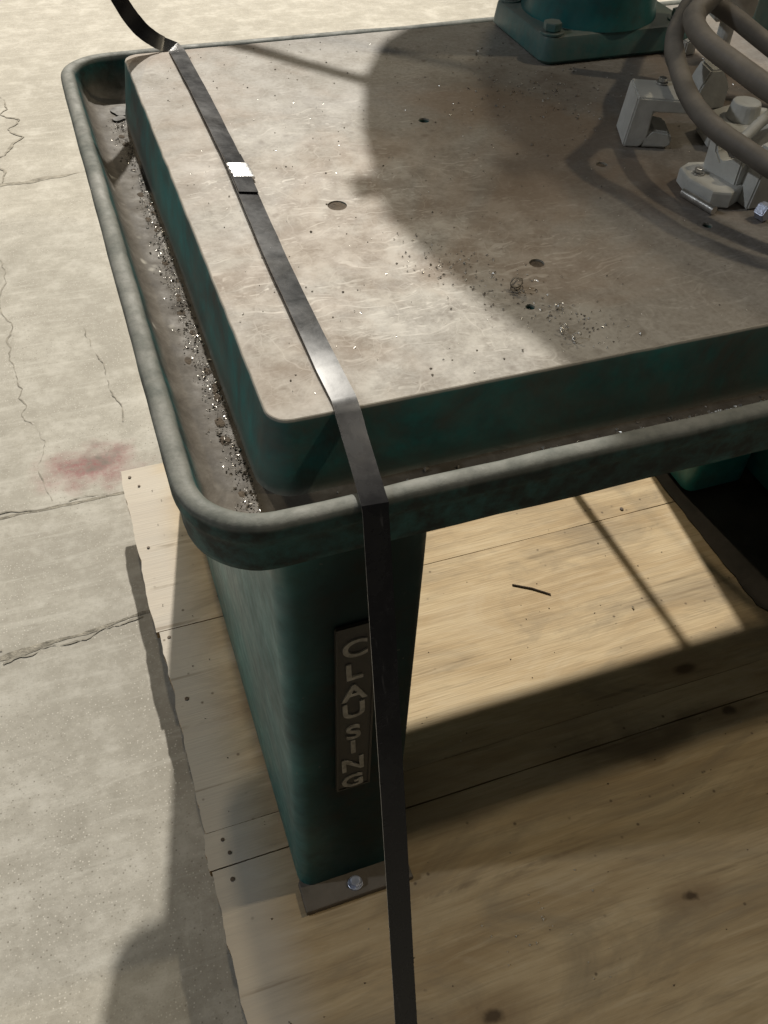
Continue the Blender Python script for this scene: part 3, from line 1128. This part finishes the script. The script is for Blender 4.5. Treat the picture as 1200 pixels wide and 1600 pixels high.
bmh = bmesh.new()
tube(bmh, catmull([(.72, .62, 1.02), (.80, .56, .985), (.86, .48, .945), (.90, .38, .915), (.93, .26, .90), (.99, .15, .897)], 8), .0125, 16, (), .02)
tag(obj('rubber_hose', bmh, MHOSE, None, True, 60), 'lower rubber hose lying behind the other two at the right edge', 'hose')
for x, y, z, lab in ((.606, .268, H + .0225, 'small hex bolt on the saddle clamp base'), (.765, .402, H + .0285, 'hex bolt on the low hub casting'),
                     (.640, .428, H + .0650, 'hex bolt on top of the channel bracket')):
    tag(hexbolt('hex_bolt', x, y, z, .0055, .007, MSTEEL, None), lab, 'bolt')
bmk = bmesh.new()
extrude_profile(bmk, [(0, 0), (.07, 0), (.07, .02), (.03, .028), (.022, .06), (0, .06)], (.80, .30, H + .0006), (.8, -.5, 0), (0, 0, 1), (.5, .8, 0), .035, .0025)
casting('angle_bracket', 'grey angle bracket at the right edge beside the hub casting', [('body', bmk, None)], loc=(.82, .3, H), cat='bracket')

# bright pin and nut
bm = bmesh.new()
a, b = Vector((.583, .2585, .8858)), Vector((.5945, .2085, .8858))
tube(bm, [a, a.lerp(b, .04), a.lerp(b, .5), a.lerp(b, .93), b], .0052, 16)
tag(obj('steel_pin', bm, MSTEEL, None, True, 50), 'short shiny steel pin lying in front of the saddle clamp', 'pin')
bm = bmesh.new()
extrude_profile(bm, [(.011 * math.cos(PI / 3 * i), .011 * math.sin(PI / 3 * i)) for i in range(6)], (.643, .190, .8908), (.9, .2, 0), (0, 0, 1), (.2, -.95, 0), .014, .0012)
tag(obj('hex_nut', bm, MZINC), 'bright zinc hex nut lying at the right edge', 'nut')


# ------------------------------------------------------------------ swarf and debris
def flake(bm, p, s, flat=.25):
    """bent sliver of metal: two triangles with a fold"""
    a = random.random() * 2 * PI
    u = Vector((math.cos(a), math.sin(a), random.uniform(-.2, .25)))
    w = Vector((-math.sin(a), math.cos(a), random.uniform(-.3, .5)))
    l = s * random.uniform(.6, 1.4)
    k = s * random.uniform(.2, .6)
    p = Vector(p)
    h = Vector((0, 0, s * random.uniform(.15, .5)))
    vs = [bm.verts.new(p - u * l * .5), bm.verts.new(p + w * k * .5 + h), bm.verts.new(p + u * l * .5), bm.verts.new(p - w * k * .5 + h * .2)]
    bm.faces.new((vs[0], vs[1], vs[2]))
    bm.faces.new((vs[0], vs[2], vs[3]))


def crumb(bm, p, s):
    p = Vector(p)
    vs = []
    for d in ((1, 0, .2), (-.6, .8, .1), (-.5, -.8, .15), (0, 0, 1.0)):
        vs.append(bm.verts.new(p + Vector((d[0] * random.uniform(.6, 1.2), d[1] * random.uniform(.6, 1.2), d[2] * random.uniform(.5, 1.1))) * s * .5))
    for f in ((0, 1, 3), (1, 2, 3), (2, 0, 3), (0, 2, 1)):
        bm.faces.new([vs[i] for i in f])


def stuff(name, bm, mat, label, cat):
    o = obj(name, bm, mat)
    o['kind'] = 'stuff'
    tag(o, label, cat)
    return o


bmb, bmd = bmesh.new(), bmesh.new()
for i in range(420):     # thinly all over the plate, denser towards the front right
    x, y = random.uniform(.01, .95), random.uniform(.01, .85)
    flake(bmb, (x, y, H + .0006), random.uniform(.0010, .0030))
for i in range(260):
    t = random.random()
    x = .22 + .13 * t + random.gauss(0, .025)
    y = .24 - .22 * t + random.gauss(0, .022)
    if y < .006:
        continue
    (flake if random.random() < .6 else crumb)(bmb if random.random() < .5 else bmd, (x, y, H + .0006), random.uniform(.0012, .0042))
for i in range(200):
    x, y = random.gauss(.56, .06), random.gauss(.60, .07)
    if y < .655 or x < .57:
        (flake if random.random() < .5 else crumb)(bmb if random.random() < .45 else bmd, (x, y, H + .0006), random.uniform(.0015, .0055))
for i in range(330):
    x, y = random.uniform(.02, .95), random.uniform(.01, .85)
    crumb(bmd, (x, y, H + .0002), random.uniform(.0012, .0040))
# trough, left arm: fine matted chips, thicker against the plate
for i in range(1600):
    y = random.uniform(-.04, .84)
    x = -.018 - abs(random.gauss(0, .011))
    if x > -.052 and mnoise(Vector((x * 40, y * 16, 3))) > -.15:
        flake(bmb if random.random() < .4 else bmd, (x, y, .8008 + .002 * random.random()), random.uniform(.0010, .0032))
for i in range(900):
    y = random.uniform(-.02, .84)
    x = -.017 - abs(random.gauss(0, .012))
    if x < -.056:
        continue
    b = bmb if random.random() < .26 else bmd
    (flake if random.random() < .4 else crumb)(b, (x, y, .8012), random.choice((.0012, .0015, .002, .003, .0045)) * random.uniform(.6, 1.2))
for i in range(700):
    x = random.uniform(.0, 1.0) ** .6 * .8
    y = -.045 + random.gauss(0, .010)
    b = bmb if random.random() < .30 else bmd
    (flake if random.random() < .5 else crumb)(b, (x, max(-.056, min(-.02, y)), .8015), random.choice((.0015, .002, .003, .004, .006)) * random.uniform(.7, 1.4))
# heap in the front trough, spilling towards the bead
for i in range(900):
    x = random.choice((random.gauss(.29, .05), random.gauss(.45, .08), random.uniform(.22, .7)))
    y = random.uniform(-.066, -.030)
    z = .801 + .024 * random.random() * max(0.15, min(1, (-.035 - y) / .02))
    (flake if random.random() < .5 else crumb)(bmb if random.random() < .35 else bmd, (x, y, z), random.uniform(.0018, .006))
stuff('bright_swarf', bmb, MCHIP, 'bright steel chips scattered over the table and trough', 'swarf')
stuff('dark_grit', bmd, MCHIPD, 'dark grit and dirty chips over the table and trough', 'grit')

# lumps of caked sludge in the left trough
bm = bmesh.new()
for i in range(26):
    y = random.uniform(.0, .82)
    x = -.020 - abs(random.gauss(0, .010))
    r = random.uniform(.002, .0055)
    ring = []
    s0 = random.random() * 50
    for k, dz in ((1, 0), (.75, .12), (.35, .2)):
        ring.append([(x + r * k * math.cos(a * PI / 5) * (1 + .5 * mnoise(Vector((a, s0, 0)))), y + r * k * 1.5 * math.sin(a * PI / 5) * (1 + .5 * mnoise(Vector((a, s0, 3)))),
                      .8004 + r * dz) for a in range(10)])
    loft(bm, ring, True)
stuff('caked_sludge', bm, MDIRT, 'lumps of caked brown sludge along the trough', 'sludge')


# curled turnings big enough to pick out
def curl(p, r, turns, pitch, w, ang, label, mat=MCHIP):
    bm = bmesh.new()
    A = Vector((math.cos(ang), math.sin(ang), .15)).normalized()
    Bv = Vector((0, 0, 1))
    Cv = A.cross(Bv).normalized()
    P, sd = [], []
    n = int(turns * 14)
    for i in range(n + 1):
        t = 2 * PI * turns * i / n
        P.append(Vector(p) + A * (pitch * i / n) + (Bv * math.cos(t) + Cv * math.sin(t)) * r * (1 + .45 * mnoise(Vector((t * .8, ang * 7, 1)))) + A * r * .5 * mnoise(Vector((t * .6, ang, 8))))
        sd.append(A + Bv * .5 * mnoise(Vector((t, ang, 3))))
    ribbon(bm, P, sd, w, .0003)
    return tag(obj('metal_curl', bm, [mat, mat], None, True), label, 'turning')


curl((.296, .124, H + .0065), .0062, 2.6, .012, .0028, 1.1, 'dark coiled metal turning standing near the table front', MCHIPD)
curl((.312, .030, H + .0042), .0038, 1.2, .010, .0022, .4, 'bright curled turning nearest the front table edge')
curl((.308, .048, H + .0042), .0038, 1.4, .008, .002, .2, 'bright curled turning just behind the one at the front edge')
curl((.322, .088, H + .0032), .0030, 1.1, .009, .002, -.3, 'small bright turning behind the dark coil')
curl((.255, -.052, .8105), .0060, .8, .010, .0035, .3, 'bright bent turning in the front trough')

# debris on the pallet
bms, bmk = bmesh.new(), bmesh.new()
for i in range(150):
    x, y = random.uniform(-.13, .9), random.uniform(-.42, .85)
    crumb(bms if random.random() < .35 else bmk, (x, y, .0016), random.uniform(.0016, .0048))
for i in range(22):
    x, y = random.gauss(.30, .05), random.gauss(-.24, .04)
    crumb(bms, (x, y, .0018), random.uniform(.002, .007))
stuff('sawdust_crumbs', bms, MSAW, 'pale splinters and crumbs on the pallet', 'crumbs')
stuff('dirt_crumbs', bmk, MNAIL, 'dark dirt crumbs on the pallet', 'dirt')
bm = bmesh.new()
tube(bm, [Vector((.5415, .3708, .003)), Vector((.575, .350, .0035)), Vector((.6043, .325, .003))], .0016, 6)
tag(obj('wood_splinter', bm, MNAIL), 'thin dark splinter lying on the brightly lit patch of plywood', 'splinter')
bm = bmesh.new()
crumb(bm, (.745, .245, .003), .009)
tag(obj('metal_scrap', bm, MCHIP), 'single bright metal scrap on the lit plywood', 'scrap')
